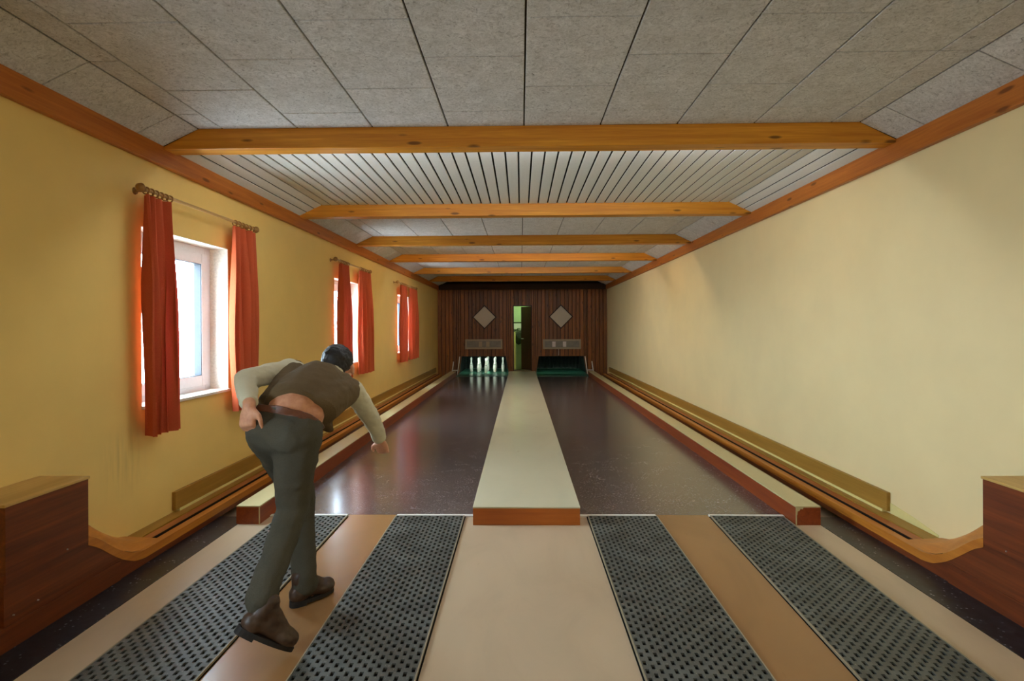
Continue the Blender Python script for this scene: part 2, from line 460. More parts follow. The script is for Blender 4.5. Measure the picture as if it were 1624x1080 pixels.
# ceiling: slab, wood-wool boards, white slats
XA, XB = -2.215, 2.295          # where the flat part turns into the sloping sides
ZS = 2.655                      # foot of the slopes at the wall trim
ce = struct(link('ceiling', MB().prism([(XL - .02, ZS + .015), (XA, ZC + .013), (XB, ZC + .013), (XR + .02, ZS + .015), (XR + .02, 3.0), (XL - .02, 3.0)], YF - .2, YE + .3, 'Y').mesh('ceiling'), M['joint']))
TW, TL = 0.519, 0.685
def tile_intervals(y0, y1, off):
    k = math.floor((y0 - off) / TL); out = []
    y = off + k * TL
    while y < y1:
        a, b = max(y, y0), min(y + TL, y1)
        if b - a > 0.02: out.append((a, b))
        y += TL
    return out
tile_cache = {}
def flat_tile(x0, x1, y0, y1):
    g = 0.0045
    key = (round(x1 - x0, 3), round(y1 - y0, 3))
    if key not in tile_cache:
        w, l = x1 - x0 - 2 * g, y1 - y0 - 2 * g; c = 0.003
        mb = MB()
        mb.add([(0, 0, .014), (w, 0, .014), (w, l, .014), (0, l, .014), (0, 0, c), (w, 0, c), (w, l, c), (0, l, c), (c, c, 0), (w - c, c, 0), (w - c, l - c, 0), (c, l - c, 0)],
               [(0, 1, 2, 3), (0, 4, 5, 1), (1, 5, 6, 2), (2, 6, 7, 3), (3, 7, 4, 0), (4, 8, 9, 5), (5, 9, 10, 6), (6, 10, 11, 7), (7, 11, 8, 4), (8, 11, 10, 9)])
        me = mb.mesh('ceiling_board'); me.materials.append(M['tile']); tile_cache[key] = me
    link('ceiling_board', tile_cache[key], None, ce, (x0 + g, y0 + g, ZC - random.uniform(0, 0.002)))
def slope_tile(xa, za, xb, zb, y0, y1):
    g = 0.0045; t = 0.012
    d = Vector((xb - xa, 0, zb - za)); L = d.length; d.normalize()
    nrm = Vector((-d.z, 0, d.x));
    if nrm.z > 0: nrm = -nrm
    key = ('s', round(xa, 2), round(y1 - y0, 3))
    if key not in tile_cache:
        mb = MB(); vs = []
        for k in (0, 1):
            for s_, yy in ((g, g), (L - g, g), (L - g, y1 - y0 - g), (g, y1 - y0 - g)):
                p = d * s_ - nrm * (t * k); vs.append((p.x, yy, p.z))
        mb.add(vs, [(0, 1, 2, 3), (7, 6, 5, 4), (0, 4, 5, 1), (1, 5, 6, 2), (2, 6, 7, 3), (3, 7, 4, 0)])
        me = mb.mesh('slope_board'); me.materials.append(M['tile']); tile_cache[key] = me
    link('slope_board', tile_cache[key], None, ce, (xa, y0, za))
BT = 0.13
bays = [(YF, BEAMS[0])] + [(BEAMS[i] + BT, BEAMS[i + 1]) for i in range(len(BEAMS) - 1)] + [(BEAMS[-1] + BT, YE)]
xj = [XA] + [0.028 + TW * k for k in range(-4, 5)] + [XB]
for bi, (y0, y1) in enumerate(bays):
    if bi == 2: continue
    if bi == 0: y0 = 0.2
    for ci in range(len(xj) - 1):
        k = ci - 5
        edge = ci in (0, len(xj) - 2)
        off = 2.381 if (k % 2 == 0 and not edge) else 2.72
        for a, b in tile_intervals(y0, y1, off): flat_tile(xj[ci], xj[ci + 1], a, b)
    for a, b in tile_intervals(y0, y1, 2.72):
        slope_tile(XL + .03, ZS, XA, ZC, a, b); slope_tile(XB, ZC, XR - .03, ZS, a, b)
# slatted bay
y0, y1 = bays[2]
link('slat_backing', MB().box(XA, XB, y0, y1, ZC + .002, ZC + .012).mesh('slat_backing'), M['slatgap'], ce)
for xa, za, xb, zb in ((XL + .03, ZS, XA, ZC), (XB, ZC, XR - .03, ZS)):
    up_ = Vector((-(zb - za), 0, xb - xa)).normalized() * 0.004
    vs = [(xa + up_.x, y0, za + up_.z), (xb + up_.x, y0, zb + up_.z), (xb + up_.x, y1, zb + up_.z), (xa + up_.x, y1, za + up_.z)]
    link('slat_backing', MB().add(vs, [(0, 1, 2, 3)]).mesh('slope_backing'), M['slatgap'], ce)
SP = (XB - XA) / 43
prof = [(0.007, 0.004), (0.010, -0.004), (SP - 0.010, -0.004), (SP - 0.007, 0.004)]
sl_me = MB().prism(prof, 0, y1 - y0, 'Y').mesh('ceiling_slat'); sl_me.materials.append(M['slat'])
x = XA
while x < XB - 0.02:
    if x + SP < XB + 0.012: link('ceiling_slat', sl_me, None, ce, (x, y0, ZC - .002))
    x += SP
for side, (xa, za, xb, zb) in enumerate(((XA, ZC, XL + .03, ZS), (XB, ZC, XR - .03, ZS))):
    d = Vector((xb - xa, 0, zb - za)); L = d.length; d.normalize(); n_ = Vector((0, 0, 1)) - d * d.z; n_.normalize()
    for k in range(3):
        s0, s1 = k * L / 3 + .005, (k + 1) * L / 3 - .005
        mb = MB(); vs = []
        for yy in (y0, y1):
            for s_, h in ((s0, .003), (s0 + .003, -.005), (s1 - .003, -.005), (s1, .003)):
                p = Vector((xa, yy, za)) + d * s_ + n_ * h; vs.append(tuple(p))
        mb.add(vs, [(0, 1, 2, 3), (7, 6, 5, 4)] + [(i, (i + 1) % 4, (i + 1) % 4 + 4, i + 4) for i in range(4)])
        link('ceiling_slat', mb.mesh('slope_slat'), M['slat'], ce)

# wall trim and beams
for n_, x0, x1 in ((1, XL + .0005, XL + .042), (2, XR - .042, XR - .0005)):
    struct(bevel(link('trim_%d' % n_, MB().box(x0, x1, YF, YE - .075, 2.523, 2.662).mesh('trim'), M['trimwood']), 0.006))
blabels = ['', 'pine ceiling beam nearest the camera, in front of the white slats', 'golden pine ceiling beam behind the white slatted bay',
           'dull reddish ceiling beam, third from the camera', 'bright orange ceiling beam, fourth from the camera',
           'orange ceiling beam, fifth from the camera', 'dim brown ceiling beam closest to the plank wall']
for i, yb in enumerate(BEAMS):
    e0, e1 = XL + .04, XR - .04
    pts = [(e0, 2.638), (e1, 2.638), (e1, ZS + .004), (XB + .002, ZC + .004), (XA - .002, ZC + .004), (e0, ZS + .004)]
    me = MB().prism(pts, 0, BT, 'Y').mesh('ceiling_beam')
    o = bevel(link('ceiling_beam', me, M['beam'], None, (random.uniform(-.0005, .0005), yb, 0)), 0.005)
    tag(o, blabels[i] or 'pine ceiling beam above the camera, out of the picture', 'beam', 'ceiling beams')

# ------------------------------------------------------------------ tube lamps, and pendants added for brightness
def tube_lamp(x, y, z, length, axis, color, strength, label):
    t = thing('fluorescent_lamp', label, 'lamp', (x, y, z), 'fluorescent lamps')
    h = length / 2
    def bx(a0, a1, b0, b1, z0, z1):
        return MB().box(a0, a1, b0, b1, z0, z1) if axis == 'X' else MB().box(b0, b1, a0, a1, z0, z1)
    link('housing', bx(-h, h, -.03, .03, -.03, 0).mesh('lamp_housing'), M['housing'], t)
    d = Vector((h - .03, 0, 0)) if axis == 'X' else Vector((0, h - .03, 0))
    link('tube', MB().tube(-d + Vector((0, 0, -.05)), d + Vector((0, 0, -.05)), .014, n=6).mesh('lamp_tube'), emit('lamp_tube_light', color, strength), t)
    for s_ in (-1, 1):
        link('end_cap', bx(s_ * h - .02, s_ * h + .02, -.02, .02, -.07, -.03).mesh('end_cap'), M['housing'], t)
WARM, NEUT, COOL = (1.0, 0.85, 0.62, 1), (1.0, 0.90, 0.76, 1), (0.84, 0.90, 1.0, 1)
def fill_globe(x, y, color, strength, label):  # pendant put in out of view to brighten room and ceiling
    t = thing('added_pendant', label, 'lamp', (x, y, ZC), 'added globe pendants')
    link('ceiling_rose', MB().lathe([(0, 0), (.05, 0), (.05, -.012), (.02, -.03), (0, -.03)], n=16).mesh('ceiling_rose', True), M['brass'], t)
    link('stem', MB().tube((0, 0, -.03), (0, 0, -.36), .008, n=8).mesh('stem'), M['brass'], t)
    pr = [(.14 * math.sin(math.pi * i / 10), -.50 - .14 * math.cos(math.pi * i / 10)) for i in range(11)]
    link('globe', MB().lathe(pr, n=14).mesh('globe', True), emit('fill_globe_light', color, strength), t)
    link('collar', MB().tube((0, 0, -.355), (0, 0, -.375), .04, .05).mesh('collar'), M['brass'], t)
for xx, lb in ((-1.25, 'left'), (1.33, 'right')):
    fill_globe(xx, -0.5, NEUT, 10 if lb == 'left' else 26, 'added globe pendant unseen behind the camera on the %s' % lb)
for yb, c, s_ in ((BEAMS[1], COOL, 30), (BEAMS[3], WARM, 30), (BEAMS[4], COOL, 26)):
    for xx in (-1.2, 0.04, 1.28):
        tube_lamp(xx, yb + BT + .08, 2.765, 1.1, 'X', c, s_, 'fluorescent tube behind the %s ceiling beam, %s' % ({1: 'first', 3: 'third', 4: 'fourth'}[BEAMS.index(yb)], 'towards the windows' if xx < -1 else 'towards the bare wall' if xx > 1 else 'in the middle'))

# ------------------------------------------------------------------ windows and curtains
def window(n, y0, y1, simple=False):
    w = bpy.data.objects.new('window_%d' % n, None); COL.objects.link(w); struct(w)
    xo, xi = -2.735, -2.655
    def ring(name, ya, yb, za, zb, t, x0, x1, m, tb=None):
        tb = tb or t
        mb = MB()
        mb.box(x0, x1, ya, ya + t, za, zb).box(x0, x1, yb - t, yb, za, zb)
        mb.box(x0, x1, ya + t, yb - t, za, za + tb).box(x0, x1, ya + t, yb - t, zb - t, zb)
        return bevel(link(name, mb.mesh(name), m, w), 0.004)
    ring('window_frame', y0, y1, WZ0, WZ1, .075, xo, xi, M['pvc'])
    ring('sash', y0 + .06, y1 - .06, WZ0 + .06, WZ1 - .06, .085, xo - .005, xi + .016, M['pvc'])
    a, b, c, d = y0 + .145, y1 - .145, WZ0 + .145, WZ1 - .145
    ring('seal', a - .001, b + .001, c - .001, d + .001, .006, xo + .03, xi + .012, M['seal'])
    link('pane', MB().box(xo + .034, xo + .042, a, b, c, d).mesh('pane'), M['glass'], w)
    bevel(link('window_sill', MB().box(xi, XL + .022, y0 - .0, y1 + .0, WZ0 - .0, WZ0 + .022).mesh('sill'), M['white'], w), 0.004)
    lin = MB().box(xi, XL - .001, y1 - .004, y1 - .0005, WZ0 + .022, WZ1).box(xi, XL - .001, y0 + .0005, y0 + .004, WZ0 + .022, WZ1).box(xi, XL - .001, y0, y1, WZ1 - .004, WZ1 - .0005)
    link('daylit_reveal', lin.mesh('daylit_reveal'), M['paint_w'], w)  # added lining that carries the white of the daylight
    if not simple:
        h = link('handle', MB().box(xi + .016, xi + .03, y0 + .085, y0 + .115, 1.40, 1.47).mesh('handle_plate'), M['alu'], w)
        link('handle_lever', MB().box(xi + .03, xi + .058, y0 + .093, y0 + .107, 1.33, 1.44).mesh('lever'), M['alu'], h)
for i, (a, b) in enumerate(WINS): window(i + 1, a, b)

def curtain_mesh(ya, yb, yab, ybb, z0, z1, folds, amp, ph, xc):
    n = folds * 10; rows = 14; vs = []; fs = []
    for side in (0, 1):
        for j in range(rows + 1):
            v = j / rows; z = z1 + (z0 - z1) * v
            for i in range(n + 1):
                u = i / n
                y = (ya + (yb - ya) * u) * (1 - v) + (yab + (ybb - yab) * u) * v
                am = amp * (0.55 + 0.45 * min(1, v * 3)) * (1 + 0.35 * math.sin(u * 9 + ph))
                xx = xc + am * math.sin(2 * math.pi * folds * u + ph + 0.5 * math.sin(v * 3 + u * 5)) + 0.006 * math.sin(v * 7 + u * 11)
                y += 0.010 * math.sin(2 * math.pi * folds * u * 2 + ph) * min(1, v * 2)
                vs.append((xx + (0.0015 if side else -0.0015), y, z))
    W = n + 1; S = (rows + 1) * W
    for side in (0, 1):
        for j in range(rows):
            for i in range(n):
                q = (side * S + j * W + i, side * S + j * W + i + 1, side * S + (j + 1) * W + i + 1, side * S + (j + 1) * W + i)
                fs.append(q if side else tuple(reversed(q)))
    for i in range(n):
        fs.append((i, i + 1, S + i + 1, S + i)); k = rows * W + i; fs.append((k, S + k, S + k + 1, k + 1))
    for j in range(rows):
        for e in (0, n):
            k = j * W + e; fs.append((k, k + W, S + k + W, S + k))
    return MB().add(vs, fs).mesh('curtain', True)

ROD_X, ROD_Z = -2.40, 2.295
wname = ['window nearest the camera', 'middle window', 'window farthest down the room']
cur = [((3.375, 3.655), (3.40, 3.685), (4.44, 4.80), (4.45, 4.825)),
       ((7.08, 7.44), (7.06, 7.55), (7.96, 8.52), (7.96, 8.70)),
       ((10.72, 11.22), (10.70, 11.30), (11.60, 12.35), (11.56, 12.50))]
rods = [(3.385, 4.79), (6.95, 8.48), (10.45, 12.25)]
def ring_mesh():
    mb = MB(); n, m = 14, 6; vs = []; fs = []
    for i in range(n):
        a = 2 * math.pi * i / n
        for j in range(m):
            b = 2 * math.pi * j / m; r = .022 + .005 * math.cos(b)
            vs.append((r * math.cos(a), .005 * math.sin(b), r * math.sin(a)))
    for i in range(n):
        for j in range(m):
            fs.append((i * m + j, ((i + 1) % n) * m + j, ((i + 1) % n) * m + (j + 1) % m, i * m + (j + 1) % m))
    return mb.add(vs, fs).mesh('curtain_ring', True)
ring_me = ring_mesh(); ring_me.materials.append(M['brass'])
for i in range(3):
    ra, rb = rods[i]
    t = thing('curtain_rod', 'wooden curtain rod with ball ends over the ' + wname[i], 'curtain rod', (XL, (ra + rb) / 2, ROD_Z), 'curtain rods on the left wall')
    oy = -(ra + rb) / 2
    dx = ROD_X - XL
    link('rod', MB().tube((dx, ra + oy, 0), (dx, rb + oy, 0), .0115).mesh('rod', True), M['rodwood'], t)
    for e, s_ in ((ra, -1), (rb, 1)):
        fp = [(0.0, -.001), (.014, 0), (.016, .008), (.013, .014), (.024, .022), (.030, .036), (.024, .052), (.010, .060), (0, .061)]
        link('finial', MB().lathe([(r, h * s_) for r, h in fp], (dx, e + oy, 0), 14, 'Y').mesh('finial', True), M['brass'], t)
        yb_ = e + oy + .05 * (-s_)
        br = link('bracket', MB().tube((0.004, yb_, 0), (dx - .008, yb_, 0), .008).mesh('bracket', True), M['brass'], t)
        link('bracket_plate', MB().tube((.0005, yb_, 0), (.010, yb_, 0), .024, .020).mesh('bracket_plate', True), M['brass'], br)
    for side in (0, 1):
        (ta, tb), (ba, bb) = cur[i][side * 2], cur[i][side * 2 + 1]
        wh = ('left' if side == 0 else 'right')
        c = thing('curtain', 'coral red curtain gathered at the %s side of the %s' % (wh, wname[i]), 'curtain', (0, 0, 0), 'coral curtains on the left wall')
        folds = 4 if i == 0 else 5
        me = curtain_mesh(ta, tb, ba, bb, 0.705, ROD_Z - .035, folds, .040 if side == 0 else .042, 0.6 + side * 1.9 + i, ROD_X)
        link('cloth', me, M['curtain'], c)
        for k in range(6):
            link('curtain_ring', ring_me, None, c, (ROD_X, ta + (tb - ta) * (k + .5) / 6, ROD_Z - .008))

# ------------------------------------------------------------------ lanes, divider, curbs
LANES = [(-1.872, -0.345), (0.412, 1.928)]
for (a, b), wh in zip(LANES, ('left', 'right')):
    tag(link('bowling_lane', MB().box(a, b, LINE, 15.28, -.06, 0).mesh('bowling_lane'), M['asphalt']),
        'polished dark asphalt lane %s' % ('leading to the standing white pins' if wh == 'left' else 'on the right leading to the empty pit'), 'bowling lane', 'bowling lanes')
t = thing('lane_divider', 'long raised pale divider between the two dark lanes', 'divider', (0, 3.79, 0))
link('top_panel', MB().box(-.347, .414, 0, 15.5 - 3.79, .118, .130).mesh('divider_top'), M['striptop'], t)
for o in t.children: bevel(o, .003)
link('side_board', MB().box(-.345, -.325, .02, 15.5 - 3.79, -.0, .118).mesh('divider_side'), M['red_board'], t)
link('side_board', MB().box(.392, .412, .02, 15.5 - 3.79, -.0, .118).mesh('divider_side'), M['red_board'], t)
bevel(link('front_board', MB().box(-.345, .412, 0, .02, 0, .118).mesh('divider_front'), M['orange_front'], t), .002)
for x0, x1, wh, fc in ((-2.04, -1.872, 'left', -1.872), (1.928, 2.10, 'right', 1.928)):
    t = thing('lane_curb', 'raised red-brown curb with pale top along the %s' % ('left lane below the windows' if wh == 'left' else 'right lane, chipped at its front corner'), 'curb', ((x0 + x1) / 2, 3.80, 0), 'lane curbs')
    h = (x1 - x0) / 2; L = 15.45 - 3.80
    bevel(link('top_panel', MB().box(-h - .001, h + .001, 0, L, .122, .132).mesh('curb_top'), M['curbtop'], t), .002)
    sx = h if wh == 'left' else -h
    link('lane_board', MB().box(min(sx, sx * .8), max(sx, sx * .8), .018, L, 0, .122).mesh('curb_lane_board'), M['red_board'], t)
    link('core', MB().box(-h * .9 if wh == 'left' else -h * .8, h * .8 if wh == 'left' else h * .9, .018, L, 0, .122).mesh('curb_core'), M['slotdark'], t)
    link('end_board', MB().box(-h, h, 0, .018, 0, .122).mesh('curb_end'), M['red_board'], t)
    link('edge_strip', MB().box(*(sorted((sx - .006 * (1 if sx > 0 else -1), sx + .002 * (1 if sx > 0 else -1)))), -.002, .0, 0, .122).mesh('curb_edge'), M['curbtop'], t)
    if wh == 'right':
        link('chipped_patch', MB().prism([(-h, .122), (-h + .05, .122), (-h + .048, .112), (-h + .03, .114), (-h + .022, .100), (-h + .012, .098), (-h + .008, .070), (-h, .07)], -.003, 0, 'Y').mesh('chip'), M['curbtop'], t)

# ------------------------------------------------------------------ approach: boards, mats, metal strips
for x0, x1, wh in ((-1.288, -.930, 'under the bowling man'), (.990, 1.372, 'leading to the empty right lane')):
    tag(link('approach_board', MB().box(x0, x1, YF + .3, LINE, .0, .0045).mesh('approach_board'), M['brown']),
        'smooth brown approach board between two rubber mats ' + wh, 'approach board', 'approach boards')

def mat_mesh(w, l):
    nc = round(w / .0285); nr = round(l / .055); cw = w / nc; cl = l / nr
    mb = MB(); H = .010
    hw, hl = cw * .27, cl * .26
    def hole(xc, yc, ya, yb):
        x0, x1 = xc - cw / 2, xc + cw / 2
        a, b, c, d = xc - hw, xc + hw, yc - hl, yc + hl
        vs = [(x0, ya, H), (x1, ya, H), (x1, yb, H), (x0, yb, H), (a, c, H), (b, c, H), (b, d, H), (a, d, H), (a, c, .001), (b, c, .001), (b, d, .001), (a, d, .001)]
        mb.add(vs, [(0, 1, 5, 4), (1, 2, 6, 5), (2, 3, 7, 6), (3, 0, 4, 7), (4, 5, 9, 8), (5, 6, 10, 9), (6, 7, 11, 10), (7, 4, 8, 11)])
        mb.add([vs[8], vs[9], vs[10], vs[11]], [(0, 1, 2, 3)], 1)
    for c in range(nc):
        xc = -w / 2 + (c + .5) * cw
        if c % 2 == 0:
            for r in range(nr): hole(xc, (r + .5) * cl, r * cl, (r + 1) * cl)
        else:
            for y0_, y1_ in ((0, cl / 2), (l - cl / 2, l)):
                mb.add([(xc - cw / 2, y0_, H), (xc + cw / 2, y0_, H), (xc + cw / 2, y1_, H), (xc - cw / 2, y1_, H)], [(0, 1, 2, 3)])
            for r in range(nr - 1): hole(xc, (r + 1) * cl, (r + .5) * cl, (r + 1.5) * cl)
    for x0, x1, y0_, y1_ in ((-w / 2, -w / 2, 0, l), (w / 2, w / 2, 0, l)):
        mb.add([(x0, y0_, 0), (x1, y1_, 0), (x1, y1_, H), (x0, y0_, H)], [(0, 1, 2, 3)])
    for yy in (0, l):
        mb.add([(-w / 2, yy, 0), (w / 2, yy, 0), (w / 2, yy, H), (-w / 2, yy, H)], [(0, 1, 2, 3)])
    return mb.mesh('mat_rubber')
mats = [(-1.783, -1.293, 0, 'perforated grey rubber mat between the man and the left ball return'),
        (-.924, -.426, 0, 'perforated grey rubber mat between the man and the central tan floor'),
        (.489, .986, 0, 'perforated grey rubber mat right of the central tan floor'),
        (1.386, 1.900, 1.76, 'slightly skewed perforated rubber mat nearest the right ball return')]
for x0, x1, ang, lab in mats:
    w = x1 - x0; l = 3.945 - 0.6
    t = thing('rubber_mat', lab, 'mat', ((x0 + x1) / 2, 3.945 - l, .0045), 'rubber mats on the approach')
    if ang:
        t.rotation_euler = (0, 0, -math.radians(ang)); t.location = ((x0 + x1) / 2 - l * math.sin(math.radians(ang)), 3.945 - l, .0048)
    link('rubber_grid', mat_mesh(w, l), [M['rubber'], M['hole']], t)
    for s_ in (-1, 1):
        link('edge_profile', MB().box(s_ * (w / 2 + .003) - .003, s_ * (w / 2 + .003) + .003, 0, l, -.001, .0115).mesh('edge_profile'), M['greyframe'], t)
        link('edge_gap', MB().box(s_ * (w / 2 + .009) - .003, s_ * (w / 2 + .009) + .003, 0, l, -.004, .0015).mesh('edge_gap'), M['hole'], t)
for x0, x1, lab in ((-1.868, -1.293, 'behind the mat by the left ball return'), (-.926, -.350, 'behind the mat left of the divider'),
                    (.416, .988, 'behind the mat right of the divider'), (1.376, 1.922, 'behind the skewed mat on the right')):
    tag(bevel(link('metal_strip', MB().box(x0, x1, 3.946, 3.984, -.01, .012).mesh('metal_strip'), M['white']), .002),
        'thin bright metal strip at the lane start ' + lab, 'metal strip', 'foul line strips')

# ------------------------------------------------------------------ ball returns
NEAR = [(2.26, .335), (2.72, .334), (2.745, .322), (2.80, .287), (2.90, .203), (2.96, .158), (3.01, .129), (3.07, .100), (3.14, .086), (3.26, .085), (15.2, .085)]
WALL = [(2.60, .335), (2.94, .326), (3.03, .295), (3.12, .215), (3.20, .155), (3.27, .115), (3.36, .092), (3.48, .088), (15.2, .088)]
def interp(tab, y):
    if y <= tab[0][0]: return tab[0][1]
    for (a, b), (c, d) in zip(tab, tab[1:]):
        if y <= c: return b + (d - b) * (y - a) / (c - a)
    return tab[-1][1]
def ball_return(sgn, xs, xw, wh):
    """xs: lane-side face, xw: wall face"""
    t = thing('ball_return', 'mahogany ball return with boxed end and wooden rails along the %s' % wh, 'ball return', (xs, 2.28, 0), 'ball returns')
    def X(u): return (xw - xs) * u                       # 0 lane side .. 1 wall
    def bx(u0, u1, y0, y1, z0, z1):
        a, b = sorted((X(u0), X(u1))); return MB().box(a, b, y0 - 2.28, y1 - 2.28, z0, z1)
    th = .02
    prof_pts = [(y - 2.28, z) for y, z in NEAR]
    out = [(0, .105)] + [(0, NEAR[0][1])] + prof_pts[1:-1] + [(15.2 - 2.28, .085), (15.2 - 2.28, 0), (1.6, 0), (.5, .0), (.5, .0)]
    out = [(0.0, .004)] + [(0, .335)] + prof_pts[1:] + [(15.2 - 2.28, .004)]
    a, b = sorted((0, sgn * th))
    link('side_panel', MB().prism(out, a, b, 'X').mesh('side_panel'), M['cab'], t)
    # bent lip running on top of the side panel
    mb = MB(); ysn = [2.73 + i * .03 for i in range(22)] + [3.6, 15.2]; vs = []
    for y in ysn:
        z = interp(NEAR, y)
        for dx, dz in ((-.003 * sgn, -.045), (-.003 * sgn, .003), (th * sgn * 1.2, .003), (th * sgn * 1.2, -.004)):
            vs.append((dx, y - 2.28, max(z + dz, .006)))
    fs = []
    for i in range(len(ysn) - 1):
        for k in range(3): fs.append((i * 4 + k, i * 4 + k + 1, i * 4 + k + 5, i * 4 + k + 4))
    link('bent_lip', mb.add(vs, fs).mesh('bent_lip', True), M['rail'], t)
    # ramp surface rising into the box
    mb = MB(); vs = []; fs = []; nu = 8; ysr = [2.735 + i * .03 for i in range(21)]
    for y in ysr:
        for k in range(nu + 1):
            u = .07 + .93 * k / nu
            z = interp(NEAR, y) * (1 - u) + interp(WALL, y) * u - .004
            vs.append((X(u), y - 2.28, z))
    for i in range(len(ysr) - 1):
        for k in range(nu):
            fs.append((i * (nu + 1) + k, i * (nu + 1) + k + 1, (i + 1) * (nu + 1) + k + 1, (i + 1) * (nu + 1) + k))
    link('ramp', mb.add(vs, fs).mesh('ramp', True), M['rail'], t)
    link('rail_board', bx(.08, .27, 3.33, 15.2, .055, .077).mesh('inner_rail'), M['rail'], t)
    bevel(link('rail_board', bx(.37, .62, 3.33, 15.2, .055, .081).mesh('outer_rail'), M['railred'], t), .004)
    link('rail_board', bx(.635, 1.0, 3.33, 15.2, .055, .086).mesh('wall_rail'), M['ledge'], t)
    link('slot_shade', bx(.345, .3695, 3.33, 15.2, .03, .0808).mesh('slot_shade'), M['slotdark'], t)  # dark strip added on the outer board's face, painting the slot's shade
    link('ball_slot', bx(.25, .40, 3.33, 15.2, .012, .03).mesh('ball_slot'), M['slotdark'], t)
    # box at the near end
    c = link('cabinet_body', bx(-.004 / abs(xw - xs), 1.0, 2.285, 2.73, .300, .628).mesh('cabinet_body'), M['cab'], t)
    link('lower_body', bx(.08, 1.0, 2.285, 2.73, .01, .300).mesh('lower_body'), M['cab'], t)
    bevel(link('lid', bx(-.01 / abs(xw - xs), 1.0, 2.275, 2.737, .628, .642).mesh('lid'), M['cabtop'], t), .003)
    link('plinth', bx(-.006 / abs(xw - xs), 1.0, 1.2, 2.95, .002, .108).mesh('plinth'), M['cab'], t)
    for y, z in ((2.60, .318), (2.44, .15), (2.32, .145)):
        link('screw', MB().tube((-sgn * .002, y - 2.28, z), (-sgn * .008, y - 2.28, z), .004, .003, 8).mesh('screw'), M['screw'], t)
    return t
ball_return(-1, -2.24, XL + .001, 'left wall below the windows')
ball_return(1, 2.32, XR - .001, 'bare right wall')
for sgn, xw, wh in ((1, XL, 'left'), (-1, XR, 'right')):
    t = thing('wall_ledge', 'ochre wooden board fixed low along the %s wall above the ball rails' % wh, 'wall board', (xw, 3.79, 0), 'low wall boards')
    a, b = sorted((0.0005 * sgn, .028 * sgn))
    bevel(link('board', MB().box(a, b, 0, 15.6 - 3.79, .100, .232).mesh('ledge_board'), M['ledge'], t), .004)
    a, b = sorted((0.0005 * sgn, .034 * sgn))
    link('foot_strip', MB().box(a, b, .04, 15.6 - 3.79, .086, .104).mesh('ledge_foot'), M['baseyellow'], t)
struct(link('bare_band_right', MB().prism([(3.36, .088), (3.79, .088), (3.79, .16), (3.55, .135), (3.36, .10)], XR - .004, XR, 'X').mesh('bare_band_right'), M['baseyellow']))  # thin plate standing in for an unpainted band of wall

# ------------------------------------------------------------------ end wall fittings
for xc, zc, wh in ((-1.089, 1.707, 'standing pins'), (1.202, 1.712, 'empty pit')):
    t = thing('diamond_board', 'plain white diamond score board above the ' + wh, 'score board', (xc, YE - .015, zc), 'diamond boards on the plank wall')
    d = .325
    def dia(k, y0, y1): return MB().prism([(0, k), (k, 0), (0, -k), (-k, 0)], y0, y1, 'Y')
    link('backing', dia(d + .045, -.02, .0).mesh('diamond_backing'), M['darkwood'], t)
    link('face', dia(d, -.032, -.02).mesh('diamond_face'), M['offwhite'], t)
for x0, x1, z0, z1, wh in ((-1.671, -.552, .748, 1.046, 'left'), (.661, 1.793, .740, 1.036, 'right')):
    lab = 'long pale display box with dull grey window over the standing pins' if wh == 'left' else 'long pale display box with two lit squares over the empty pit'
    t = thing('display_box', lab, 'display', ((x0 + x1) / 2, YE - .015, (z0 + z1) / 2), 'display boxes over the pits')
    w, h = (x1 - x0) / 2, (z1 - z0) / 2; b = .05
    link('case', MB().box(-w, w, -.04, 0, -h, -h + b).box(-w, w, -.04, 0, h - b, h).box(-w, -w + b, -.04, 0, -h + b, h - b).box(w - b, w, -.04, 0, -h + b, h - b).mesh('case'), M['greyframe'], t)
    link('window', MB().box(-w + b, w - b, -.022, -.002, -h + b, h - b).mesh('display_window'), M['greyglass'], t)
    for cx_ in ((-.24, .08) if wh == 'right' else (-.1, .12)):
        link('indicator', MB().box(cx_ - .05, cx_ + .05, -.028, -.022, -h + .07, h - .07).mesh('indicator'), M['lampwin'] if wh == 'right' else M['greyframe'], t)
    if wh == 'right':
        link('cable', MB().tube((-.1, -.012, -h), (-.1, -.012, -h - .19), .008).mesh('cable'), M['offwhite'], t)

# door in the middle, ajar
dr = bpy.data.objects.new('door_1', None); COL.objects.link(dr); struct(dr); dr.location = (DOOR[1], YE + .02, 0)
lw = DOOR[1] - DOOR[0] - .01; ang = math.radians(-54)
lf = link('door_leaf', MB().box(-lw, 0, 0, .04, DOOR[2] + .005, DOOR[3] - .005).mesh('door_leaf'), M['doorwood'], dr)
lf.rotation_euler = (0, 0, ang)
hd = link('door_handle', MB().tube((-lw + .06, -.002, 1.05), (-lw + .06, -.05, 1.05), .009).tube((-lw + .06, -.045, 1.05), (-lw + .17, -.045, 1.05), .009).mesh('door_handle'), M['alu'], lf)
link('door_jamb', MB().box(DOOR[0] - DOOR[1] - .03, DOOR[0] - DOOR[1], -.045, .05, DOOR[2], DOOR[3] + .03).box(0, .03, -.045, .05, DOOR[2], DOOR[3] + .03).box(DOOR[0] - DOOR[1], 0, -.045, .05, DOOR[3], DOOR[3] + .03).mesh('door_jamb'), M['doorwood'], dr)
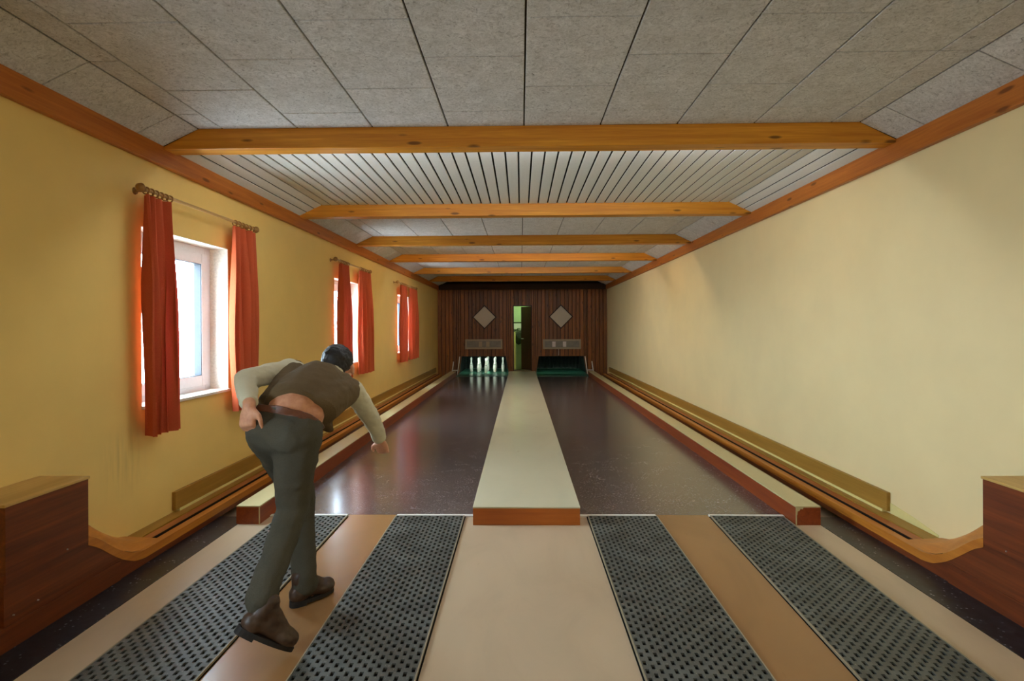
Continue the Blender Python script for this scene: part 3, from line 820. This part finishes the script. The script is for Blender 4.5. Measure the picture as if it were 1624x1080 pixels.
# machine passage behind the door
mb = MB().box(-1.0, 1.0, YE + 2.4, YE + 2.5, -.06, 2.9).box(-.36, -.30, YE + .09, YE + 2.4, -.06, 2.9).box(.40, .46, YE + .09, YE + 2.4, -.06, 2.9).box(-1, 1, YE + .09, YE + 2.5, 2.85, 2.95)
struct(link('wall_passage', mb.mesh('wall_passage'), M['backroom']))
tag(link('pipe', MB().tube((-.22, YE + 1.6, .0), (-.22, YE + 1.6, 1.25), .05).mesh('pipe', True), M['baseyellow']), 'pale yellow upright pipe seen through the open door', 'pipe')
tag(bevel(link('wall_box', MB().box(-.29, .10, YE + 1.9, YE + 2.1, 1.33, 1.52).mesh('wall_box'), M['white']), .01), 'small white box on the passage wall behind the door', 'box')
tag(link('shelf_board', MB().box(-.29, .39, YE + 2.1, YE + 2.39, 1.54, 1.58).mesh('shelf_board'), M['foliage']), 'dark shelf board across the passage behind the door', 'shelf')
me = bmesh.new(); bmesh.ops.create_icosphere(me, subdivisions=3, radius=.2)
for v in me.verts: v.co *= 1 + .25 * noise.noise(v.co * 9); v.co.z *= 1.3
m2 = bpy.data.meshes.new('dark_greenery'); me.to_mesh(m2); me.free()
tag(link('dark_greenery', m2, M['foliage'], None, (-.06, YE + 1.9, 1.10)), 'dark olive greenery in the passage behind the door', 'greenery')  # lumpy ball standing in for dark greenery
tube_lamp(.04, YE + 1.2, 2.83, .8, 'Y', (0.86, 1.0, 0.78, 1), 90, 'fluorescent tube in the passage behind the door')

# pits
pit_label = ['pin pit with dark green curtain behind the standing pins', 'empty dark green pin pit at the end of the right lane']
for k, (x0, x1) in enumerate(PITS):
    t = thing('pin_pit', pit_label[k], 'pin pit', ((x0 + x1) / 2, 15.28, 0), 'pin pits')
    w = (x1 - x0) / 2; D = 2.9
    link('deck', MB().box(-w + .0, w, 0.001, 2.75, -.055, .012).mesh('pit_deck'), M['green'], t)
    link('side_wall', MB().box(-w - .03, -w, .83, D, -.05, 1.5).mesh('pit_side'), M['darkgreen'], t)
    link('side_wall', MB().box(w, w + .03, .83, D, -.05, 1.5).mesh('pit_side'), M['darkgreen'], t)
    link('roof', MB().box(-w - .03, w + .03, .92, D, 1.5, 1.53).mesh('pit_roof'), M['darkgreen'], t)
    mb = MB(); vs = []; n = 60
    for i in range(n + 1):
        xx = -w + 2 * w * i / n
        yy = D - .12 + .02 * math.sin(i * 1.3)
        vs += [(xx, yy, .0), (xx, yy, 1.5)]
    link('curtain', mb.add(vs, [(2 * i, 2 * i + 2, 2 * i + 3, 2 * i + 1) for i in range(n)]).mesh('pit_curtain', True), M['darkgreen'], t)
    for s_ in (-1, 1):
        link('cheek', MB().prism([(s_ * w, .0), (s_ * (w - .085), PIT_Z), (s_ * w, PIT_Z)], .80, .84, 'Y').mesh('cheek'), M['plank'], t)
    tube_lamp((x0 + x1) / 2, 16.25, .70, 1.2, 'X', (0.86, 1.0, 0.90, 1), 34 if k == 0 else 10, 'fluorescent tube lighting the %s pit from above' % ('left' if k == 0 else 'right'))

# pins
pin_prof = [(0, 0), (.034, 0), (.040, .010), (.046, .07), (.052, .13), (.051, .17), (.044, .22), (.032, .28), (.026, .315), (.026, .335), (.031, .365), (.034, .395), (.031, .425), (.020, .446), (0, .452)]
pin_me = MB().lathe(pin_prof, n=18).mesh('pin_body', True); pin_me.materials.append(M['pin'])
band_me = MB().lathe([(.0466, .219), (.0475, .222), (.0440, .238), (.0432, .235)], n=18).mesh('pin_band', True); band_me.materials.append(M['pinband'])
S = .249
lay = [(0, 0, 'front centre pin'), (-1, 1, 'second row left pin'), (1, 1, 'second row right pin'), (-2, 2, 'far left corner pin'), (0, 2, 'king pin in the middle'),
       (2, 2, 'far right corner pin'), (-1, 3, 'fourth row left pin'), (1, 3, 'fourth row right pin'), (0, 4, 'rearmost pin')]
def make_pin(loc, label, group):
    t = thing('skittle_pin', label, 'pin', loc, group)
    link('body', pin_me, None, t); link('neck_band', band_me, None, t)
    return t
for cx_, ry, lab in lay:
    make_pin((-1.065 + cx_ * S, 16.36 + ry * .25, .012), 'white skittle standing in the left pit, %s of the diamond' % lab, 'standing skittles')
for cx_, ry, lab in lay[:6]:
    if (cx_, ry) == (0, 2): continue
    p = make_pin((1.20 + cx_ * S, 16.42 + ry * .25, .60), 'white skittle hoisted above the right pit, %s of the diamond' % lab, 'hoisted skittles')
    link('cord', MB().tube((0, 0, .45), (0, 0, .95), .004, n=6).mesh('cord'), M['white'], p)
# white guide posts at the sides of the pits
for xi, xo, wh in ((-1.875, -2.04, 'left'), (1.955, 2.135, 'right')):
    s_ = 1 if xo > xi else -1
    t = thing('guide_frame', 'small white metal guide frame beside the %s pit' % wh, 'guide frame', ((xi + xo) / 2, 15.85, 0), 'pit guide frames')
    a, b = xi - (xi + xo) / 2, xo - (xi + xo) / 2
    link('inner_post', MB().tube((a + .01 * s_, 0, 0), (a - .05 * s_, .1, .53), .013).mesh('inner_post'), M['white'], t)
    link('outer_post', MB().tube((b + .01 * s_, 0, .0), (b - .03 * s_, .1, .38), .016).mesh('outer_post'), M['white'], t)
    link('crossbar', MB().tube((a + .01 * s_, .01, .13), (b, .01, .13), .014).mesh('crossbar'), M['white'], t)

# ------------------------------------------------------------------ the bowling man
def fuse(name, chains, blobs, voxel, smooth_it, wrinkle=0.0, wscale=9.0, cut=None, seed=0.0):
    """chains: lists of (point, radius); blobs: (centre, (rx,ry,rz), euler) -> one continuous surface"""
    bm = bmesh.new()
    for ch in chains:
        for (p, r), (q, s) in zip(ch, ch[1:]):
            p, q = Vector(p), Vector(q); L = (q - p).length
            n = max(2, int(L / (min(r, s) * 0.35)) + 1)
            for i in range(n + 1):
                u = i / n
                bmesh.ops.create_icosphere(bm, subdivisions=2, radius=r + (s - r) * u, matrix=Matrix.Translation(p.lerp(q, u)))
    for c, rad, eul in blobs:
        from mathutils import Euler
        mx = Matrix.Translation(c) @ Euler(eul).to_matrix().to_4x4() @ Matrix.Diagonal((*rad, 1))
        bmesh.ops.create_icosphere(bm, subdivisions=3, radius=1.0, matrix=mx)
    me = bpy.data.meshes.new(name); bm.to_mesh(me); bm.free()
    o = bpy.data.objects.new(name, me); COL.objects.link(o)
    rm = o.modifiers.new('r', 'REMESH'); rm.mode = 'VOXEL'; rm.voxel_size = voxel
    sm = o.modifiers.new('s', 'SMOOTH'); sm.factor = 0.5; sm.iterations = smooth_it
    dg = bpy.context.evaluated_depsgraph_get(); dg.update()
    res = bpy.data.meshes.new_from_object(o.evaluated_get(dg))
    bpy.data.objects.remove(o); bpy.data.meshes.remove(me)
    bm = bmesh.new(); bm.from_mesh(res)
    if wrinkle:
        bm.normal_update()
        off = Vector((seed, seed * 2, seed * 3))
        for v in bm.verts:
            q = v.co * wscale + off
            d = noise.noise(Vector((q.x, q.y, q.z * 1.6))) + 0.5 * noise.noise(Vector((q.x * 2.3, q.y * 2.3, q.z * 4)))
            v.co += v.normal * (d * wrinkle)
    for co, no in (cut or []):
        g = bmesh.ops.bisect_plane(bm, geom=bm.verts[:] + bm.edges[:] + bm.faces[:], plane_co=co, plane_no=no, clear_outer=True)
        ed = [e for e in g['geom_cut'] if isinstance(e, bmesh.types.BMEdge)]
        if ed: bmesh.ops.holes_fill(bm, edges=ed, sides=0)
    for f in bm.faces: f.smooth = True
    bm.to_mesh(res); bm.free(); res.name = name
    return res

PM = thing('person', 'man in grey-brown vest and dark trousers bending forward to bowl on the left lane', 'person', (0, 0, 0))
hipL, hipR = (-1.205, 2.56, .90), (-1.055, 2.52, .885)
kneeL, ankL = (-1.185, 2.86, .53), (-1.105, 2.715, .11)
kneeR, ankR = (-1.10, 2.56, .53), (-1.095, 2.26, .27)
pelv, lumb, chest, neckb = (-1.125, 2.57, .95), (-1.125, 2.68, 1.03), (-1.11, 2.90, 1.085), (-1.10, 3.06, 1.115)
shL, elL, wrL = (-1.29, 2.97, 1.165), (-1.385, 2.67, 1.14), (-1.245, 2.435, 1.05)
shR, elR, wrR = (-.955, 3.02, 1.045), (-.905, 3.20, .87), (-.89, 3.37, .69)
head = (-1.098, 3.20, 1.185)
HX = -.053                                          # sideways offset of the head
def V(t): return Vector(t)
def hand(wr, d, nrm, side, curl):
    """palm + four fingers + thumb; d: pointing direction, nrm: back-of-hand normal, side: direction of the thumb, curl 0..1"""
    w, d, nrm, side = V(wr), V(d).normalized(), V(nrm).normalized(), V(side).normalized()
    ch = []
    for k in (-1, 0, 1):
        ch.append([(w, .026), (w + d * .045 + side * .020 * k, .021), (w + d * .088 + side * .026 * k, .017)])
    for k, L in ((-1.5, .066), (-.5, .082), (.5, .088), (1.5, .078)):
        b = w + d * .088 + side * (.0205 * k); c1 = curl
        d1 = (d * math.cos(c1 * .9) - nrm * math.sin(c1 * .9)); d2 = (d * math.cos(c1 * 2.0) - nrm * math.sin(c1 * 2.0)); d3 = (d * math.cos(c1 * 2.7) - nrm * math.sin(c1 * 2.7))
        p1 = b + d1 * L * .45; p2 = p1 + d2 * L * .32; p3 = p2 + d3 * L * .23
        ch.append([(b, .0110), (p1, .0102), (p2, .0092), (p3, .0082)])
    b = w + d * .03 + side * .028
    t1 = b + (d * .6 + side * .75).normalized() * .037; t2 = t1 + (d * .9 + side * .2 - nrm * .35 * curl).normalized() * .032; t3 = t2 + (d - nrm * .6 * curl).normalized() * .025
    ch.append([(b, .0155), (t1, .0128), (t2, .0112), (t3, .0095)])
    return ch
chains = [
    [(pelv, .100), ((-1.125, 2.62, 1.0), .118), (lumb, .122), (chest, .125), (neckb, .075)],
    [((-1.20, 2.63, .98), .076), ((-1.05, 2.63, .965), .076)],
    [(neckb, .062), ((-1.10, 3.13, 1.14), .056), (head, .06)],
    [(chest, .08), (shL, .046), (elL, .040), (wrL, .029)], [(chest, .08), (shR, .046), (elR, .042), (wrR, .029)],
    [(hipL, .078), (kneeL, .055), (ankL, .038), ((-1.09, 2.74, .05), .035)],
    [(hipR, .078), (kneeR, .055), (ankR, .038), ((-1.07, 2.26, .18), .035)],
] + hand(wrL, (-.04, -.14, -.97), (-.25, -.95, .1), (.95, -.25, .15), .80) + hand(wrR, (.02, .55, -.83), (.25, -.8, -.5), (-.95, .05, .0), .45)
blobs = [(head, (.078, .098, .108), (-.55, 0, 0)),                            # skull
         ((-1.043 + HX, 3.255, 1.125), (.060, .058, .075), (-.7, 0, 0)),      # face and jaw
         ((-1.04 + HX, 3.318, 1.135), (.013, .022, .016), (0, 0, 0)),         # nose
         ((-1.04 + HX, 3.300, 1.085), (.024, .012, .010), (-.6, 0, 0)),       # mouth
         ((-1.068 + HX, 3.302, 1.165), (.016, .010, .010), (0, 0, 0)), ((-1.014 + HX, 3.302, 1.165), (.016, .010, .010), (0, 0, 0)),   # brow and eyes
         ((-.958 + HX, 3.205, 1.150), (.012, .024, .036), (-.5, 0, .25)), ((-1.132 + HX, 3.205, 1.155), (.012, .024, .036), (-.5, 0, -.25))]   # ears
body = link('body', fuse('person_body', chains, blobs, .0065, 5), M['skin'], PM)
hb = [((-1.046 + HX, 3.190, 1.205), (.090, .106, .100), (-.5, 0, 0)), ((-1.05 + HX, 3.145, 1.185), (.080, .064, .082), (-.3, 0, 0)), ((-1.045 + HX, 3.27, 1.235), (.062, .06, .04), (-.9, 0, 0))]
link('hair', fuse('person_hair', [], hb, .008, 2, .006, 60.0, [((-1.046 + HX, 3.275, 1.16), (.0, .72, -.69))]), M['hair'], PM)
# trousers
tr = [
    [((-1.205, 2.57, .97), .100), (hipL, .112), ((-1.20, 2.72, .70), .095), (kneeL, .076), ((-1.150, 2.79, .33), .066), ((-1.112, 2.72, .15), .064), ((-1.106, 2.715, .105), .067)],
    [((-1.06, 2.56, .945), .100), (hipR, .112), ((-1.085, 2.54, .70), .096), (kneeR, .078), ((-1.10, 2.42, .41), .068), ((-1.10, 2.27, .285), .066), ((-1.10, 2.245, .262), .068)],
    [((-1.20, 2.51, .915), .098), ((-1.075, 2.49, .89), .100)],
    [((-1.225, 2.60, 1.0), .088), ((-1.035, 2.60, .965), .09)],
    [((-1.13, 2.60, 1.00), .122), ((-1.125, 2.66, 1.02), .125)],
]
waist_n = V((.16, .60, .78)).normalized(); waist_p = V((-1.125, 2.505, 1.018))
link('trousers', fuse('person_trousers', tr, [], .010, 4, .006, 11.0, [(waist_p, waist_n)]), M['trousers'], PM)
bl = [[(p, r + .004) for p, r in tr[3]], [(p, r + .004) for p, r in tr[4]], [(tr[0][0][0], .104), (tr[1][0][0], .104)], [(p, r + .004) for p, r in tr[2]]]
link('belt', fuse('person_belt', bl, [], .008, 3, 0, 1, [(waist_p + waist_n * .004, waist_n), (waist_p - waist_n * .030, -waist_n)]), M['belt'], PM)
# vest
vs_ = [[((-1.125, 2.62, 1.02), .133), ((-1.125, 2.74, 1.055), .140), (chest, .142), ((-1.11, 3.0, 1.105), .105)],
       [((-1.225, 2.66, 1.02), .088), ((-1.23, 2.76, 1.06), .088), ((-1.245, 2.90, 1.12), .088), ((-1.27, 2.98, 1.155), .072)],
       [((-1.03, 2.63, .985), .095), ((-1.00, 2.80, 1.025), .100), ((-.985, 2.96, 1.05), .088), ((-.975, 3.01, 1.05), .074)],
       [((-1.03, 2.74, .95), .055), ((-.985, 2.73, .885), .024), ((-.97, 2.72, .855), .014)],
       [((-1.19, 3.02, 1.14), .06), ((-1.02, 3.05, 1.09), .06)]]
hem_n = V((.22, -.80, -.56)).normalized(); hem_p = V((-1.125, 2.572, 1.052))
link('vest', fuse('person_vest', vs_, [], .009, 4, .006, 10.0, [(hem_p, hem_n)], 3.0), M['vest'], PM)
# shirt sleeves and collar
sl = [[((-1.25, 2.96, 1.155), .066), (shL, .066), ((-1.345, 2.84, 1.155), .06), (elL, .056), ((-1.315, 2.55, 1.095), .050), ((-1.262, 2.462, 1.060), .044)]]
link('sleeve', fuse('left_sleeve', sl, [], .008, 4, .006, 16.0, [((-1.256, 2.452, 1.057), (.49, -.81, -.31))], 5.0), M['shirt'], PM)
sl = [[((-.99, 3.0, 1.055), .066), (shR, .066), ((-.93, 3.11, .958), .06), (elR, .056), ((-.894, 3.30, .77), .050), ((-.891, 3.35, .712), .045)]]
link('sleeve', fuse('right_sleeve', sl, [], .008, 4, .006, 16.0, [((-.890, 3.358, .702), (.0, .62, -.78))], 7.0), M['shirt'], PM)
link('collar', fuse('shirt_collar', [[((-1.10, 3.075, 1.118), .072), ((-1.098, 3.105, 1.128), .066)]], [], .008, 3), M['shirt'], PM)
# shoes: upper and sole in a local frame (toe along +Y), then posed
def shoe(heel, toe, upv, nm):
    h, tt = V(heel), V(toe); yv = (tt - h).normalized(); L = (tt - h).length
    zv = (V(upv) - yv * V(upv).dot(yv)).normalized(); xv = yv.cross(zv)
    mx = Matrix((xv, yv, zv)).transposed().to_4x4(); mx.translation = h
    k = L / .27
    ch = [[((0, .045 * k, .052), .042), ((0, .10 * k, .052), .042), ((.0, .17 * k, .046), .044), ((.004, .222 * k, .040), .040)], [((0, .055 * k, .05), .042), ((0, .055 * k, .13), .047)], [((0, .06 * k, .115), .042), ((0, .16 * k, .06), .040)]]
    me = fuse(nm + '_upper', ch, [((0, .05 * k, .045), (.043, .052, .05), (0, 0, 0)), ((.002, .195 * k, .038), (.050, .066, .036), (0, 0, 0))], .007, 3, 0.003, 25, [((0, 0, .012), (0, 0, -1))])
    me.transform(mx); o = link('shoe', me, M['leather'], PM)
    pts = []
    for i in range(28):
        a = 2 * math.pi * i / 28; yy = .130 * k + .133 * k * math.sin(a); u = (yy / L)
        c_ = math.cos(a); c_ = math.copysign(abs(c_) ** .6, c_)
        pts.append((c_ * (.036 + .009 * math.sin(u * 3.1) + .005 * u), yy))
    so = MB().prism(pts, 0.0, .018, 'Z').mesh(nm + '_sole'); so.transform(mx); link('sole', so, M['sole'], o)
    hl = MB().prism([(x_, y_) for x_, y_ in pts if y_ < .085 * k], -.012, .002, 'Z').mesh(nm + '_heel'); hl.transform(mx); link('heel', hl, M['sole'], o)
shoe((-1.155, 2.655, .0175), (-1.005, 2.845, .006), (0, 0, 1), 'front_shoe')
shoe((-1.165, 2.165, .175), (-.985, 2.285, .014), (.45, .35, .8), 'rear_shoe')
